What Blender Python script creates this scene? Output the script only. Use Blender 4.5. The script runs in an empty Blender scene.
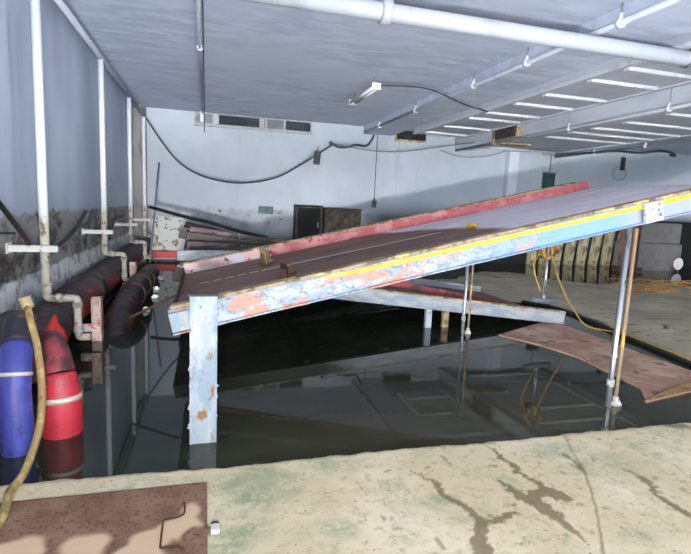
import bpy, bmesh, math, random
from mathutils import Vector, Matrix, noise
random.seed(7)
C = bpy.context.scene.collection
H = 1.5                       # eye height above the dry floor
WAT = -0.12                   # water level
CEIL = 3.84
BACK = 14.6
LEFT = -1.8

# ------------------------------------------------------------- camera maths
F = 503.0
def _n(v): return v.normalized()
def _ray(px, py): return Vector((px-345.5, -(py-277.0), -F))
_Y = _n(_ray(206, 200)); _D = _n(_ray(190, 3850)); _Z = -_D; _Z = _n(_Z - _Y*_Z.dot(_Y)); _X = _Y.cross(_Z)
def wdir(px, py):
    r = _ray(px, py); return Vector((_X.dot(r), _Y.dot(r), _Z.dot(r)))
CAM = Vector((0, 0, H))
def atz(px, py, z): d = wdir(px, py); return CAM + d*((z-H)/d.z)
def aty(px, py, y): d = wdir(px, py); return CAM + d*(y/d.y)
def atx(px, py, x): d = wdir(px, py); return CAM + d*(x/d.x)

# ------------------------------------------------------------- materials
def lin(c):
    out = []
    for v in c[:3]:
        v = v/255.0
        out.append(v/12.92 if v <= 0.04045 else ((v+0.055)/1.055)**2.4)
    return (*out, 1.0)
class NT:
    def __init__(s, name):
        s.m = bpy.data.materials.new(name); s.m.use_nodes = True
        s.t = s.m.node_tree; s.b = s.t.nodes['Principled BSDF']
        s.tc = s.t.nodes.new('ShaderNodeTexCoord')
        s.geo = s.t.nodes.new('ShaderNodeNewGeometry')
        s.sep = s.t.nodes.new('ShaderNodeSeparateXYZ'); s.link(s.geo.outputs['Position'], s.sep.inputs[0])
    def link(s, a, b): s.t.links.new(a, b)
    def noise(s, scale, detail=5, rough=0.6, dist=0.0, world=False, off=0.0):
        mp = s.t.nodes.new('ShaderNodeMapping')
        mp.inputs['Scale'].default_value = scale if isinstance(scale, (tuple, list)) else (scale,)*3
        mp.inputs['Location'].default_value = (off, off*.7, off*1.3)
        s.link(s.geo.outputs['Position'] if world else s.tc.outputs['Object'], mp.inputs[0])
        n = s.t.nodes.new('ShaderNodeTexNoise')
        n.inputs['Scale'].default_value = 1.0; n.inputs['Detail'].default_value = detail
        n.inputs['Roughness'].default_value = rough; n.inputs['Distortion'].default_value = dist
        s.link(mp.outputs[0], n.inputs['Vector'])
        return n.outputs['Fac']
    def ramp(s, fac, lo, hi, inv=False):
        r = s.t.nodes.new('ShaderNodeMapRange')
        r.inputs['From Min'].default_value = lo; r.inputs['From Max'].default_value = hi
        r.inputs['To Min'].default_value = 1.0 if inv else 0.0
        r.inputs['To Max'].default_value = 0.0 if inv else 1.0
        r.interpolation_type = 'SMOOTHSTEP'
        s.link(fac, r.inputs['Value']); return r.outputs[0]
    def math(s, op, a, b):
        n = s.t.nodes.new('ShaderNodeMath'); n.operation = op
        for i, v in enumerate((a, b)):
            if isinstance(v, (int, float)): n.inputs[i].default_value = v
            else: s.link(v, n.inputs[i])
        return n.outputs[0]
    def mix(s, fac, a, b):
        n = s.t.nodes.new('ShaderNodeMix'); n.data_type = 'RGBA'
        if isinstance(fac, (int, float)): n.inputs[0].default_value = fac
        else: s.link(fac, n.inputs[0])
        for i, v in ((6, a), (7, b)):
            if isinstance(v, (tuple, list)): n.inputs[i].default_value = lin(v)
            else: s.link(v, n.inputs[i])
        return n.outputs[2]
    def attr(s, name):
        n = s.t.nodes.new('ShaderNodeAttribute'); n.attribute_name = name; return n.outputs['Fac']
    def done(s, col, rough=0.7, metal=0.0, bump=None, bstr=0.3, bdist=0.02, spec=None, ior=None):
        if isinstance(col, (tuple, list)): s.b.inputs['Base Color'].default_value = lin(col)
        else: s.link(col, s.b.inputs['Base Color'])
        if isinstance(rough, (int, float)): s.b.inputs['Roughness'].default_value = rough
        else: s.link(rough, s.b.inputs['Roughness'])
        s.b.inputs['Metallic'].default_value = metal
        if spec is not None: s.b.inputs['Specular IOR Level'].default_value = spec
        if ior is not None: s.b.inputs['IOR'].default_value = ior
        if bump is not None:
            bn = s.t.nodes.new('ShaderNodeBump'); bn.inputs['Strength'].default_value = bstr; bn.inputs['Distance'].default_value = bdist
            s.link(bump, bn.inputs['Height']); s.link(bn.outputs[0], s.b.inputs['Normal'])
        return s.m
def simple(name, base, layers=(), rough=0.6, metal=0.0, bump=None, bstr=0.3, world=False):
    """layers: (colour, scale, lo, hi)"""
    t = NT(name); col = base
    for i, (c, sc, lo, hi) in enumerate(layers):
        col = t.mix(t.ramp(t.noise(sc, world=world, off=3.1*i+1), lo, hi), col, c)
    bm_ = t.noise(bump) if bump else None
    return t.done(col, rough, metal, bm_, bstr)

# walls
t = NT('left_wall_plaster')
z = t.sep.outputs['Z']
col = t.mix(t.ramp(t.noise((1.2, .5, .25), 4), .35, .7), (160, 170, 190), (188, 198, 216))
col = t.mix(t.ramp(t.noise((9, 6, .5), 4), .6, .8), col, (134, 142, 162))
edge = t.math('ADD', z, t.math('MULTIPLY', t.math('SUBTRACT', t.noise((6, 6, 3), 6), .5), .22))
dirt = t.mix(t.ramp(t.noise((3, 1.3, 2.4), 6, .72, .8), .38, .58), (54, 54, 57), (150, 148, 146))
dirt = t.mix(t.ramp(t.noise((4, 2, 4), 5, .7, .6, off=5), .54, .64), dirt, (104, 88, 72))
band = t.mix(t.ramp(t.noise((6, 6, 6), 5), .45, .68), (206, 210, 216), (132, 132, 132))
zb = t.math('ADD', z, t.math('MULTIPLY', t.math('SUBTRACT', t.noise((4, 4, 4), 4), .5), .2))
dirt = t.mix(t.ramp(zb, .62, .66, True), dirt, band)
dirt = t.mix(t.ramp(zb, .22, .30, True), dirt, (44, 40, 38))
col = t.mix(t.ramp(edge, 1.25, 1.31, True), col, dirt)
M_left = t.done(col, .8, 0, t.noise((8, 8, 8), 6), .25)

t = NT('back_wall_plaster')
z = t.sep.outputs['Z']
col = t.mix(t.ramp(t.noise((.5, .5, .5), 4), .35, .7), (158, 167, 180), (172, 181, 192))
col = t.mix(t.ramp(t.noise((4, 4, .3), 4), .62, .8), col, (148, 156, 168))
line = t.math('MULTIPLY', t.ramp(t.math('ADD', z, t.math('MULTIPLY', t.noise((5, 5, 2), 5), .16)), 1.36, 1.40), t.ramp(z, 1.28, 1.36, True))
spots = t.ramp(t.noise((4.5, 4, 6), 6, .75), .60, .66)
low = t.mix(t.ramp(t.noise((2, 2, 1.2), 4), .4, .65), (160, 166, 174), (134, 138, 146))
low = t.mix(spots, low, (58, 54, 54))
low = t.mix(t.ramp(z, .25, .9, True), low, (60, 56, 54))
col = t.mix(t.ramp(t.math('ADD', z, t.math('MULTIPLY', t.noise((3, 3, 3), 6), .25)), 1.36, 1.48, True), col, low)
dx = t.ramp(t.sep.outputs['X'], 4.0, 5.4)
dk = t.math('MULTIPLY', dx, t.ramp(z, 1.0, 1.9, True))  # shadow painted into the wall colour, low down right of the cabinets
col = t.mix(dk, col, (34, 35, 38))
M_back = t.done(col, .8, 0, t.noise(5), .15)

t = NT('ceiling_concrete')
col = t.mix(t.ramp(t.noise((1.3, 4.5, 1), 7, .72, .5, world=True), .36, .66), (172, 182, 202), (202, 211, 228))
col = t.mix(t.ramp(t.noise((.5, .5, .5), 3, world=True), .4, .7), col, (190, 199, 217))
col = t.mix(t.ramp(t.noise((2.2, 11, 3), 6, .75, .5, world=True), .62, .70), col, (222, 226, 234))
M_ceil = t.done(col, .85, 0, t.noise((6, 3, 3), 6, world=True), .2)
M_duct = simple('painted_soffit', (186, 192, 206), [((164, 170, 184), (1.5, .8, 1), .4, .7), ((184, 190, 200), (8, 3, 3), .68, .75)], .7)
M_rib = simple('pale_painted_rib', (192, 197, 206), [((160, 162, 168), 7, .5, .75)], .6)
M_girder = simple('painted_girder', (196, 202, 214), [((172, 180, 194), (1, .6, 2), .4, .7)], .7)
M_pit = simple('pit_dark', (40, 40, 36), [((26, 26, 24), 3, .4, .6)], .9)

# floor slab with attribute masks
t = NT('floor_concrete')
g = t.mix(t.ramp(t.noise((1.6, 1.6, 1), 5, .6, .4), .35, .7), (208, 192, 158), (228, 214, 186))
g = t.mix(t.ramp(t.noise(14, 7, .78), .5, .72), g, (164, 146, 114))
g = t.mix(t.ramp(t.noise((2.6, 2.6, 1), 5, .75, .5, off=4), .5, .72), g, (166, 168, 136))
g = t.mix(t.ramp(t.noise((30, 30, 30), 4, .7), .62, .7), g, (104, 94, 72))
g = t.mix(t.math('MULTIPLY', t.attr('moss'), t.ramp(t.noise(11, 7, .75), .34, .6)), g, (132, 150, 118))
g = t.mix(t.math('MULTIPLY', t.attr('wet'), .9), g, (112, 94, 64))
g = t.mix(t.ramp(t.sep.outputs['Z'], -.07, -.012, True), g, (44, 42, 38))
rg = t.ramp(t.attr('wet'), 0, 1, True)
rg2 = t.math('ADD', t.math('MULTIPLY', rg, .4), .42)
M_floor = t.done(g, rg2, 0, t.noise((22, 22, 22), 8, .7), .45, .01)

t = NT('rusty_plate')
g = t.mix(t.ramp(t.noise(5, 5), .35, .65), (116, 86, 68), (140, 108, 88))
g = t.mix(t.ramp(t.noise((60, 60, 60), 3), .5, .7), g, (86, 60, 50))
g = t.mix(t.attr('sand'), g, (206, 178, 148))
M_rplate = t.done(g, .75, 0, t.noise(40, 5), .3, .004)

# water
t = NT('flood_water')
g = t.mix(t.ramp(t.noise((1.3, 1.3, 1), 4), .3, .75), (30, 40, 34), (48, 54, 44))
near = t.ramp(t.sep.outputs['Y'], 2.6, 5.5, True)
g = t.mix(t.math('MULTIPLY', near, t.ramp(t.sep.outputs['X'], -.4, .5)), g, (70, 70, 56))
M_water = t.done(g, .03, 0, t.noise((1.1, 1.1, 1), 2), .02, .02, ior=1.42)

t = NT('silt')
g = t.mix(t.ramp(t.noise((.9, .9, 1), 5, .7, .5), .35, .7), (168, 158, 132), (206, 196, 170))
g = t.mix(t.ramp(t.noise((.9, 2.6, 1), 6, .7, 1.2, off=5), .57, .66), g, (70, 64, 52))
g = t.mix(t.ramp(t.noise((2.2, 7, 1), 6, .7, 1.2, off=9), .6, .66), g, (70, 64, 50))
M_silt = t.done(g, .5, 0, t.noise(6, 5), .2)

def peel(name, base, patches, rust=(124, 66, 42), stripes=None):
    t = NT(name)
    g = t.mix(t.ramp(t.noise((1.5, 6, 6), 5), .35, .7), base, tuple(min(255, c+24) for c in base))
    for i, (c, sc, lo, hi) in enumerate(patches):
        g = t.mix(t.ramp(t.noise(sc, 5, .6, .3, off=2.3*i+.7), lo, hi), g, c)
    # thin cracked outlines
    n = t.noise((5, 12, 12), 4, .6, .5, off=8)
    ln = t.math('MULTIPLY', t.ramp(n, .47, .5), t.ramp(n, .5, .53, True))
    g = t.mix(t.math('MULTIPLY', ln, .75), g, (112, 112, 118))
    g = t.mix(t.ramp(t.noise((14, 18, 18), 6, .75), .62, .68), g, rust)
    return t.done(g, .5, 0, t.noise((12, 16, 16), 5), .4, .01)
M_blue = peel('peeling_blue_paint', (142, 156, 172), [((196, 146, 130), (1.8, 4, 4), .64, .66), ((176, 182, 186), (3, 9, 9), .52, .56)])
t = NT('beam_face_paint')   # whiter and flaking at the low end, sky blue up the slope
ox = t.t.nodes.new('ShaderNodeSeparateXYZ'); t.link(t.tc.outputs['Object'], ox.inputs[0]); lx = ox.outputs['X']
g = t.mix(t.ramp(lx, 1.6, 2.9), (178, 186, 194), (124, 164, 206))
g = t.mix(t.ramp(lx, 3.5, 3.8), g, (156, 168, 192))
flake = t.ramp(lx, 2.2, 3.0, True)
g = t.mix(t.math('MULTIPLY', flake, t.ramp(t.noise((4, 10, 10), 6, .65, .4), .5, .56)), g, (146, 166, 190))
patch = t.math('MULTIPLY', t.ramp(t.math('ADD', t.noise((4.6, 6, 9), 5, .65, .5, off=3), t.math('MULTIPLY', flake, .07)), .60, .62), t.ramp(lx, 2.7, 3.0, True))
g = t.mix(patch, g, (202, 150, 134))
n = t.noise((7, 14, 14), 4, .6, .5, off=8); ln = t.math('MULTIPLY', t.ramp(n, .475, .5), t.ramp(n, .5, .525, True))
g = t.mix(t.math('MULTIPLY', ln, t.ramp(lx, 2.6, 3.2, True)), g, (116, 122, 134))
g = t.mix(t.math('MULTIPLY', t.ramp(t.noise((14, 18, 18), 6, .75), .6, .66), flake), g, (130, 84, 60))
M_beam = t.done(g, .45, 0, t.noise((12, 16, 16), 5), .35, .01)
M_post = simple('post_paint', (172, 184, 196), [((190, 198, 202), (12, 12, 4), .5, .6), ((150, 168, 186), (6, 6, 3), .52, .6), ((150, 112, 80), (10, 10, 5), .57, .66), ((96, 76, 62), (26, 26, 12), .66, .7)], .5, bump=(20, 20, 12))
M_yellow = simple('yellow_paint', (246, 214, 44), [((214, 176, 40), (10, 10, 10), .5, .6), ((130, 98, 50), (18, 18, 18), .64, .7)], .45)
M_tan = simple('worn_edge', (172, 152, 122), [((112, 92, 66), (12, 12, 12), .45, .6), ((206, 186, 120), (6, 6, 6), .58, .62)], .7)
M_red = simple('red_curb_paint', (182, 98, 102), [((204, 142, 144), (3, 6, 6), .46, .6), ((150, 56, 54), (9, 9, 9), .6, .68)], .55)
M_pink = simple('faded_pink_paint', (222, 186, 184), [((206, 206, 216), (6, 8, 8), .48, .56), ((90, 70, 68), (10, 14, 14), .6, .65), ((206, 118, 110), (4, 5, 5), .62, .68)], .6)
M_brown = simple('brown_rust', (84, 56, 44), [((58, 40, 34), 6, .4, .65), ((120, 76, 50), 14, .58, .7)], .8)
M_darkrust = simple('dark_wet_steel', (52, 42, 40), [((32, 28, 28), 4, .4, .6), ((92, 66, 58), 9, .58, .7)], .5)
t = NT('deck_sheet')
dry = t.mix(t.ramp(t.noise((.8, 6, 4), 5), .35, .7), (220, 208, 216), (240, 230, 238))
wet = t.mix(t.ramp(t.noise((1.4, 7, 4), 5, .7), .35, .65), (92, 62, 52), (130, 94, 80))
wet = t.mix(t.ramp(t.noise((3, 5, 4), 5, .7, off=6), .62, .7), wet, (46, 36, 34))
g = t.mix(t.attr('wet'), dry, wet)
M_deck = t.done(g, .5, 0, t.noise((10, 30, 10), 4), .15, .01)
M_rivet = simple('pale_rivet', (196, 184, 172), (), .5)
M_pvc = simple('white_pvc', (186, 192, 202), [((170, 176, 186), (3, 3, 1.4), .5, .7)], .35)
def stained_pvc():
    t = NT('stained_pvc'); z = t.sep.outputs['Z']
    g = t.mix(t.ramp(t.noise((3, 3, 1)), .5, .7), (222, 227, 234), (204, 209, 216))
    old = t.mix(t.ramp(t.noise((12, 12, 8)), .5, .62), (204, 200, 184), (120, 108, 92))
    g = t.mix(t.ramp(t.math('ADD', z, t.math('MULTIPLY', t.noise(6), .3)), 1.35, 1.5, True), g, old)
    return t.done(g, .4)
M_pipe = stained_pvc()
M_elbow = simple('dirty_fitting', (176, 172, 160), [((120, 112, 100), 16, .5, .65)], .45)
M_unistrut = simple('galvanised_bracket', (206, 206, 204), [((140, 96, 64), (12, 12, 12), .56, .64), ((90, 88, 88), 16, .6, .7)], .5)
M_steel = simple('bright_steel', (176, 182, 190), [((120, 112, 104), (14, 14, 3), .52, .62), ((70, 70, 74), (20, 20, 5), .6, .68)], .28, .75)
M_rod = simple('yellow_rust_rod', (160, 138, 108), [((206, 168, 60), (3, 3, 2.2), .56, .60), ((104, 84, 64), (12, 12, 4), .58, .68)], .55)
M_black = simple('black_rubber', (24, 25, 27), [((44, 44, 46), 8, .5, .7)], .45)
M_cable = simple('dark_cable', (52, 55, 60), (), .6)
M_greycable = simple('grey_conduit', (108, 114, 124), (), .6)
M_hosered = simple('red_hose', (196, 48, 64), [((166, 50, 64), (5, 5, 8), .45, .65), ((204, 92, 104), (9, 9, 5), .62, .72)], .35, bump=(20, 20, 60))
M_hosered_dirty = simple('dirty_red_hose', (150, 62, 72), [((70, 40, 42), (5, 5, 5), .45, .6), ((160, 88, 92), (8, 8, 8), .62, .72)], .5, bump=(20, 20, 60))
M_hoseblue = simple('blue_hose', (66, 72, 152), [((82, 92, 182), (6, 6, 5), .5, .65), ((38, 40, 104), (8, 8, 8), .58, .7)], .35, bump=(20, 20, 40))
M_hosedark = simple('dark_grimy_hose', (46, 44, 54), [((72, 66, 70), 6, .5, .65)], .5)
M_clamp = simple('band_clamp', (224, 214, 196), [((160, 140, 120), 14, .55, .65)], .35, .3)
M_khaki = simple('khaki_hose', (150, 126, 78), [((188, 168, 112), (16, 16, 6), .5, .65), ((96, 78, 50), (14, 14, 8), .56, .68)], .4)
t = NT('ribbed_duct_cloth')
g = t.mix(t.ramp(t.noise((3, 1.2, 3), 5), .38, .62), (112, 40, 38), (52, 36, 38))
g = t.mix(t.ramp(t.sep.outputs['Z'], .20, .44), g, (54, 46, 48))
g = t.mix(t.ramp(t.noise((6, 3, 6), 5, off=4), .6, .68), g, (150, 60, 48))
M_ribduct = t.done(g, .42, 0, t.noise((12, 6, 12), 4), .3, .02)
t = NT('black_duct_cloth')
g = t.mix(t.ramp(t.noise((5, 3, 5), 5), .45, .68), (34, 30, 32), (72, 44, 44))
M_blackduct = t.done(g, .35, 0, t.noise((12, 6, 12), 4), .3, .02)
M_window = simple('dim_glass', (56, 62, 72), [((34, 38, 46), (.8, 1, 2), .4, .6)], .15)
M_window2 = simple('hazy_glass', (118, 124, 136), [((90, 96, 106), (1, 1, 3), .4, .6)], .3)
M_wframe = simple('window_frame', (160, 160, 162), [((126, 122, 120), 6, .5, .7)], .6)
M_rope = simple('yellow_rope', (196, 160, 84), [((150, 110, 50), 20, .5, .65)], .7)
M_ropedark = simple('frayed_rope', (170, 132, 66), [((70, 56, 40), 14, .5, .6)], .8)
M_straw = simple('orange_straw', (190, 148, 96), [((150, 104, 56), 20, .5, .6)], .8)
M_green = simple('dark_green_box', (44, 76, 72), [((30, 52, 52), 8, .5, .7)], .5)
M_conc = simple('pale_pile_concrete', (186, 176, 144), [((108, 100, 74), (5, 5, 3), .45, .62), ((84, 78, 70), (9, 9, 6), .6, .7)], .7)
M_greyblock = simple('grey_block', (124, 122, 124), [((112, 108, 108), 4, .45, .65)], .8)
M_rustcol = simple('rust_column', (132, 98, 84), [((84, 66, 60), (5, 5, 2), .45, .62)], .8)
M_white = simple('white_enamel', (238, 240, 240), (), .3)
M_lampw = simple('fixture_white', (214, 216, 220), [((176, 178, 184), (3, 3, 3), .5, .7)], .5)
M_tube = simple('unlit_tube', (232, 232, 232), (), .25)
M_panel = simple('mouldy_panel', (196, 198, 196), [((120, 112, 92), (6, 6, 5), .56, .62), ((60, 54, 50), (7, 7, 6), .63, .68)], .7)
M_redpaint = simple('red_beam', (176, 36, 26), [((110, 30, 24), 5, .5, .65), ((60, 44, 40), 9, .6, .7)], .5)
M_sponge = simple('yellow_sponge', (238, 206, 50), [((206, 172, 40), 30, .5, .7)], .8)
M_leftover = simple('orange_wood', (132, 106, 76), [((110, 78, 48), (10, 30, 10), .5, .65)], .8)
M_rampplate = simple('rusted_ramp', (186, 144, 126), [((214, 184, 158), (2.2, 2.2, 1), .46, .62), ((112, 74, 66), (5, 5, 1), .56, .68), ((190, 84, 70), (1.4, 1.4, 1), .62, .7)], .5, bump=9)
M_cab = simple('grimy_cabinet', (62, 56, 52), [((96, 84, 74), 3, .5, .65), ((34, 32, 32), 7, .5, .7)], .8)
M_void = simple('dark_recess_shade', (20, 22, 22), [((44, 48, 44), 2.5, .55, .75)], .9)  # near-black for openings and for the shade slab behind the piles

# ------------------------------------------------------------- mesh helpers
class MB:
    def __init__(s): s.v = []; s.f = []
    def box(s, x0, x1, y0, y1, z0, z1, mat=None):
        b = len(s.v)
        for p in ((x0,y0,z0),(x1,y0,z0),(x1,y1,z0),(x0,y1,z0),(x0,y0,z1),(x1,y0,z1),(x1,y1,z1),(x0,y1,z1)):
            p = Vector(p); s.v.append(mat @ p if mat else p)
        s.f += [tuple(b+i for i in q) for q in ((0,3,2,1),(4,5,6,7),(0,1,5,4),(1,2,6,5),(2,3,7,6),(3,0,4,7))]
        return s
    def prism(s, prof, a, axis='y', b0=0.0, b1=1.0, mat=None):
        n = len(prof); b = len(s.v)
        for t_ in (b0, b1):
            for (u, w) in prof:
                p = Vector((u, t_, w)) if axis == 'y' else (Vector((t_, u, w)) if axis == 'x' else Vector((u, w, t_)))
                s.v.append(mat @ p if mat else p)
        s.f.append(tuple(b+i for i in range(n))); s.f.append(tuple(b+n+i for i in reversed(range(n))))
        for i in range(n):
            j = (i+1) % n; s.f.append((b+i, b+n+i, b+n+j, b+j))
        return s
    def tube(s, path, r, n=12, closed=False):
        path = [Vector(p) for p in path]; m = len(path); b = len(s.v)
        T = []
        for i in range(m):
            a = path[max(0, i-1)]; c = path[min(m-1, i+1)]
            if closed: a = path[(i-1) % m]; c = path[(i+1) % m]
            T.append((c-a).normalized())
        up = Vector((0, 0, 1)) if abs(T[0].z) < .9 else Vector((1, 0, 0))
        U = (up - T[0]*up.dot(T[0])).normalized()
        for i in range(m):
            if i: U = (U - T[i]*U.dot(T[i])).normalized()
            W = T[i].cross(U)
            rr = r[i] if isinstance(r, (list, tuple)) else r
            for k in range(n):
                a = 2*math.pi*k/n; s.v.append(path[i] + (U*math.cos(a) + W*math.sin(a))*rr)
        for i in range(m if closed else m-1):
            j = (i+1) % m
            for k in range(n):
                l = (k+1) % n; s.f.append((b+i*n+k, b+i*n+l, b+j*n+l, b+j*n+k))
        if not closed:
            s.f.append(tuple(b+k for k in reversed(range(n)))); s.f.append(tuple(b+(m-1)*n+k for k in range(n)))
        return s
    def build(s, name, mat, parent=None, smooth=False, bevel=0.0):
        me = bpy.data.meshes.new(name); me.from_pydata([tuple(p) for p in s.v], [], s.f); me.update()
        bm_ = bmesh.new(); bm_.from_mesh(me); bmesh.ops.recalc_face_normals(bm_, faces=bm_.faces); bm_.to_mesh(me); bm_.free()
        if smooth:
            for p in me.polygons: p.use_smooth = len(p.vertices) == 4
        me.materials.append(mat)
        o = bpy.data.objects.new(name, me); C.objects.link(o)
        if parent: o.parent = parent
        if bevel:
            md = o.modifiers.new('bevel', 'BEVEL'); md.width = bevel; md.segments = 2; md.limit_method = 'ANGLE'
        return o
def tag(o, label=None, cat=None, group=None, kind=None):
    if label: o['label'] = label
    if cat: o['category'] = cat
    if group: o['group'] = group
    if kind: o['kind'] = kind
    return o
def empty(name, loc=(0, 0, 0), label=None, cat=None, group=None, rot=(0, 0, 0)):
    o = bpy.data.objects.new(name, None); C.objects.link(o); o.location = loc; o.rotation_euler = rot; o.empty_display_size = .1
    return tag(o, label, cat, group)
def dup(root, loc=None):
    r = root.copy(); C.objects.link(r)
    if loc is not None: r.location = loc
    for ch in list(root.children):
        c = ch.copy(); C.objects.link(c); c.parent = r
        for g_ in ch.children:
            d = g_.copy(); C.objects.link(d); d.parent = c
    return r
def smoothpath(pts, k=8):
    pts = [Vector(p) for p in pts]; out = []
    P = [pts[0]*2-pts[1]] + pts + [pts[-1]*2-pts[-2]]
    for i in range(1, len(P)-2):
        for j in range(k):
            u = j/k; a, b, c, d = P[i-1], P[i], P[i+1], P[i+2]
            out.append(.5*((2*b)+(c-a)*u+(2*a-5*b+4*c-d)*u*u+(3*b-a-3*c+d)*u**3))
    out.append(pts[-1]); return out
def rounded(pts, r=.05, k=5):
    pts = [Vector(p) for p in pts]; out = [pts[0]]
    for i in range(1, len(pts)-1):
        a = (pts[i-1]-pts[i]).normalized(); b = (pts[i+1]-pts[i]).normalized()
        p0 = pts[i]+a*r; p1 = pts[i]+b*r
        for j in range(k+1):
            u = j/k; out.append((1-u)**2*p0 + 2*u*(1-u)*pts[i] + u*u*p1)
    out.append(pts[-1]); return out
def sag(a, b, drop, k=24):
    a = Vector(a); b = Vector(b)
    return [a.lerp(b, i/k) - Vector((0, 0, drop*4*(i/k)*(1-i/k))) for i in range(k+1)]
def struct(name, mb, mat, **kw):
    o = mb.build(name, mat, **kw); o['kind'] = 'structure'; return o
def grid_mesh(name, xs, ys, zf, mat, attrs=None, parent=None):
    me = bpy.data.meshes.new(name); nx, ny = len(xs), len(ys)
    v = [(x, y, zf(x, y)) for y in ys for x in xs]
    f = [(j*nx+i, j*nx+i+1, (j+1)*nx+i+1, (j+1)*nx+i) for j in range(ny-1) for i in range(nx-1)]
    me.from_pydata(v, [], f); me.update()
    for an, fn in (attrs or {}).items():
        at = me.attributes.new(an, 'FLOAT', 'POINT')
        for i, p in enumerate(v): at.data[i].value = fn(p[0], p[1])
    me.materials.append(mat)
    for p in me.polygons: p.use_smooth = True
    o = bpy.data.objects.new(name, me); C.objects.link(o)
    if parent: o.parent = parent
    return o
def N(x, y, s, o=0): return noise.noise(Vector((x*s+o, y*s-o, o*1.7)))
def clamp(v, a=0., b=1.): return max(a, min(b, v))

# ------------------------------------------------------------- the setting
def seg(px, py, a, b):
    ax, ay = a; bx, by = b; dx, dy = bx-ax, by-ay; u = clamp(((px-ax)*dx+(py-ay)*dy)/(dx*dx+dy*dy+1e-9))
    return math.hypot(px-ax-u*dx, py-ay-u*dy), u
def P0(px, py): p = atz(px, py, 0); return (p.x, p.y)
def chain(pts): return [(P0(a[0], a[1]), P0(b[0], b[1]), a[2], b[2]) for a, b in zip(pts[:-1], pts[1:])]
# damp streaks on the floor, (x, y, half width in metres)
ST = []
ST += chain([(412,472,.008),(432,482,.018),(452,500,.026),(470,512,.03),(482,524,.04),(480,540,.045),(484,560,.05)])
ST += chain([(482,524,.03),(500,520,.022),(516,514,.02)])
ST += chain([(480,442,.006),(500,456,.016),(520,472,.02),(536,482,.028),(545,490,.04),(532,500,.05),(515,492,.03),(500,480,.012)])
ST += chain([(532,500,.05),(550,512,.035),(566,524,.02),(580,536,.014)])
ST += chain([(545,490,.05),(562,498,.04)])
ST += chain([(628,468,.008),(645,480,.02),(658,494,.026),(676,508,.03),(700,522,.02)])
ST += chain([(655,424,.01),(672,426,.03),(700,428,.04)])
ST += chain([(565,455,.01),(578,466,.014),(584,474,.01)])
CRK = chain([(562,432,.005),(572,450,.006),(584,470,.005),(594,500,.006),(600,530,.006),(604,560,.006)])
def f_wet(x, y):
    if y < 1.2 or x < .8 or x > 4.2: return 0.
    wx = x + .035*N(x, y, 9, 2)+.026*N(x, y, 30, 4); wy = y + .035*N(x, y, 9, 7)+.026*N(x, y, 30, 9)
    m = 0.
    for a, b, wa, wb in ST:
        d, u = seg(wx, wy, a, b); w = wa+(wb-wa)*u
        m = max(m, clamp((w-d)/.008+.5))
    m *= .85
    for a, b, wa, wb in CRK:
        d, u = seg(x+.01*N(x, y, 12), y, a, b); m = max(m, clamp((.006-d)/.006+.5)*.75)
    for i in range(0):
        pass
    q = N(x, y, 16, 30)
    if q > .52: m = max(m, clamp((q-.52)*14)*.6)
    return m
def f_moss(x, y):
    m = 0.
    for px, py, r in ((255,500,.22),(235,530,.2),(240,475,.18),(330,465,.18),(120,488,.2),(600,462,.25),(560,450,.2),(440,500,.1),(640,535,.1),(225,545,.16),(330,530,.14)):
        c = P0(px, py); d = math.hypot(x-c[0], (y-c[1])*1.6)
        m = max(m, clamp(1.3-d/r)*(.75+.7*N(x, y, 5, 3)))
    return clamp(m)
xs = [-3.0, -2.4, -1.8, -1.4] + [-1.1+.0125*i for i in range(400)] + [4.1, 5, 7, 10, 14, 18.0]
ys = [-3, -1.5, 0, .8] + [1.25+.0125*i for i in range(119)]
ys[-1] = 2.735
ys = sorted(set(round(v, 4) for v in ys))
EDGE = 2.76
def f_y(x): return .03*N(x, 0, 2.2, 5) + .016*N(x, 0, 9, 1) + .006*N(x, 0, 30, 1)
o = grid_mesh('floor', xs, ys + [2.75, 2.755, 2.76, 2.765, 2.77], lambda x, y: .004*N(x, y, 3), M_floor, {'wet': f_wet, 'moss': f_moss})
me = o.data
nx = len(xs); nrow = len(ys)+5
for i, v in enumerate(me.vertices):
    row = i//nx
    if row >= nrow-5:
        k = row-(nrow-5)
        y = EDGE + f_y(v.co.x)
        v.co.y = y + (0, .006, .008, .0, -.01)[k]
        v.co.z = (0, -.008, -.035, -.12, -.9)[k] + .004*N(v.co.x, k, 12)
    elif row >= nrow-9:
        v.co.y += f_y(v.co.x)*(row-(nrow-10))/5
o['kind'] = 'structure'

struct('floor_pit', MB().box(-2, 18, 2.0, 15, -1.3, -1.2), M_pit)
struct('wall_left', MB().box(LEFT-.2, LEFT, -3, BACK+.2, -1.2, CEIL), M_left)
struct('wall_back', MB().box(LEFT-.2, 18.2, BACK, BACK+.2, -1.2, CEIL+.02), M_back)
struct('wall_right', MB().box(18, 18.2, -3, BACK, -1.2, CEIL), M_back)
struct('ceiling', MB().box(LEFT-.2, 18.2, -3, BACK+.2, CEIL, CEIL+.2), M_ceil)
struct('trim_1', MB().box(4.46, 5.32, 1.0, BACK, 3.63, CEIL), M_ceil, bevel=.01)                # dropped soffit
struct('trim_2', MB().box(7.45, 7.95, 1.0, BACK, 3.38, CEIL), M_girder, bevel=.01)              # girder
struct('trim_3', MB().box(LEFT, -1.52, 14.1, BACK, -1.2, CEIL), simple('corner_pilaster', (134,134,134), [((92,84,78), (4,4,1), .45, .65)], .8), bevel=.01)
struct('trim_4', MB().box(9.25, 9.6, 14.35, BACK, -1.2, CEIL), M_girder, bevel=.01)
struct('trim_5', MB().box(10.6, 11.0, 1.0, BACK, 3.45, CEIL), M_girder, bevel=.01)

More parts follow.
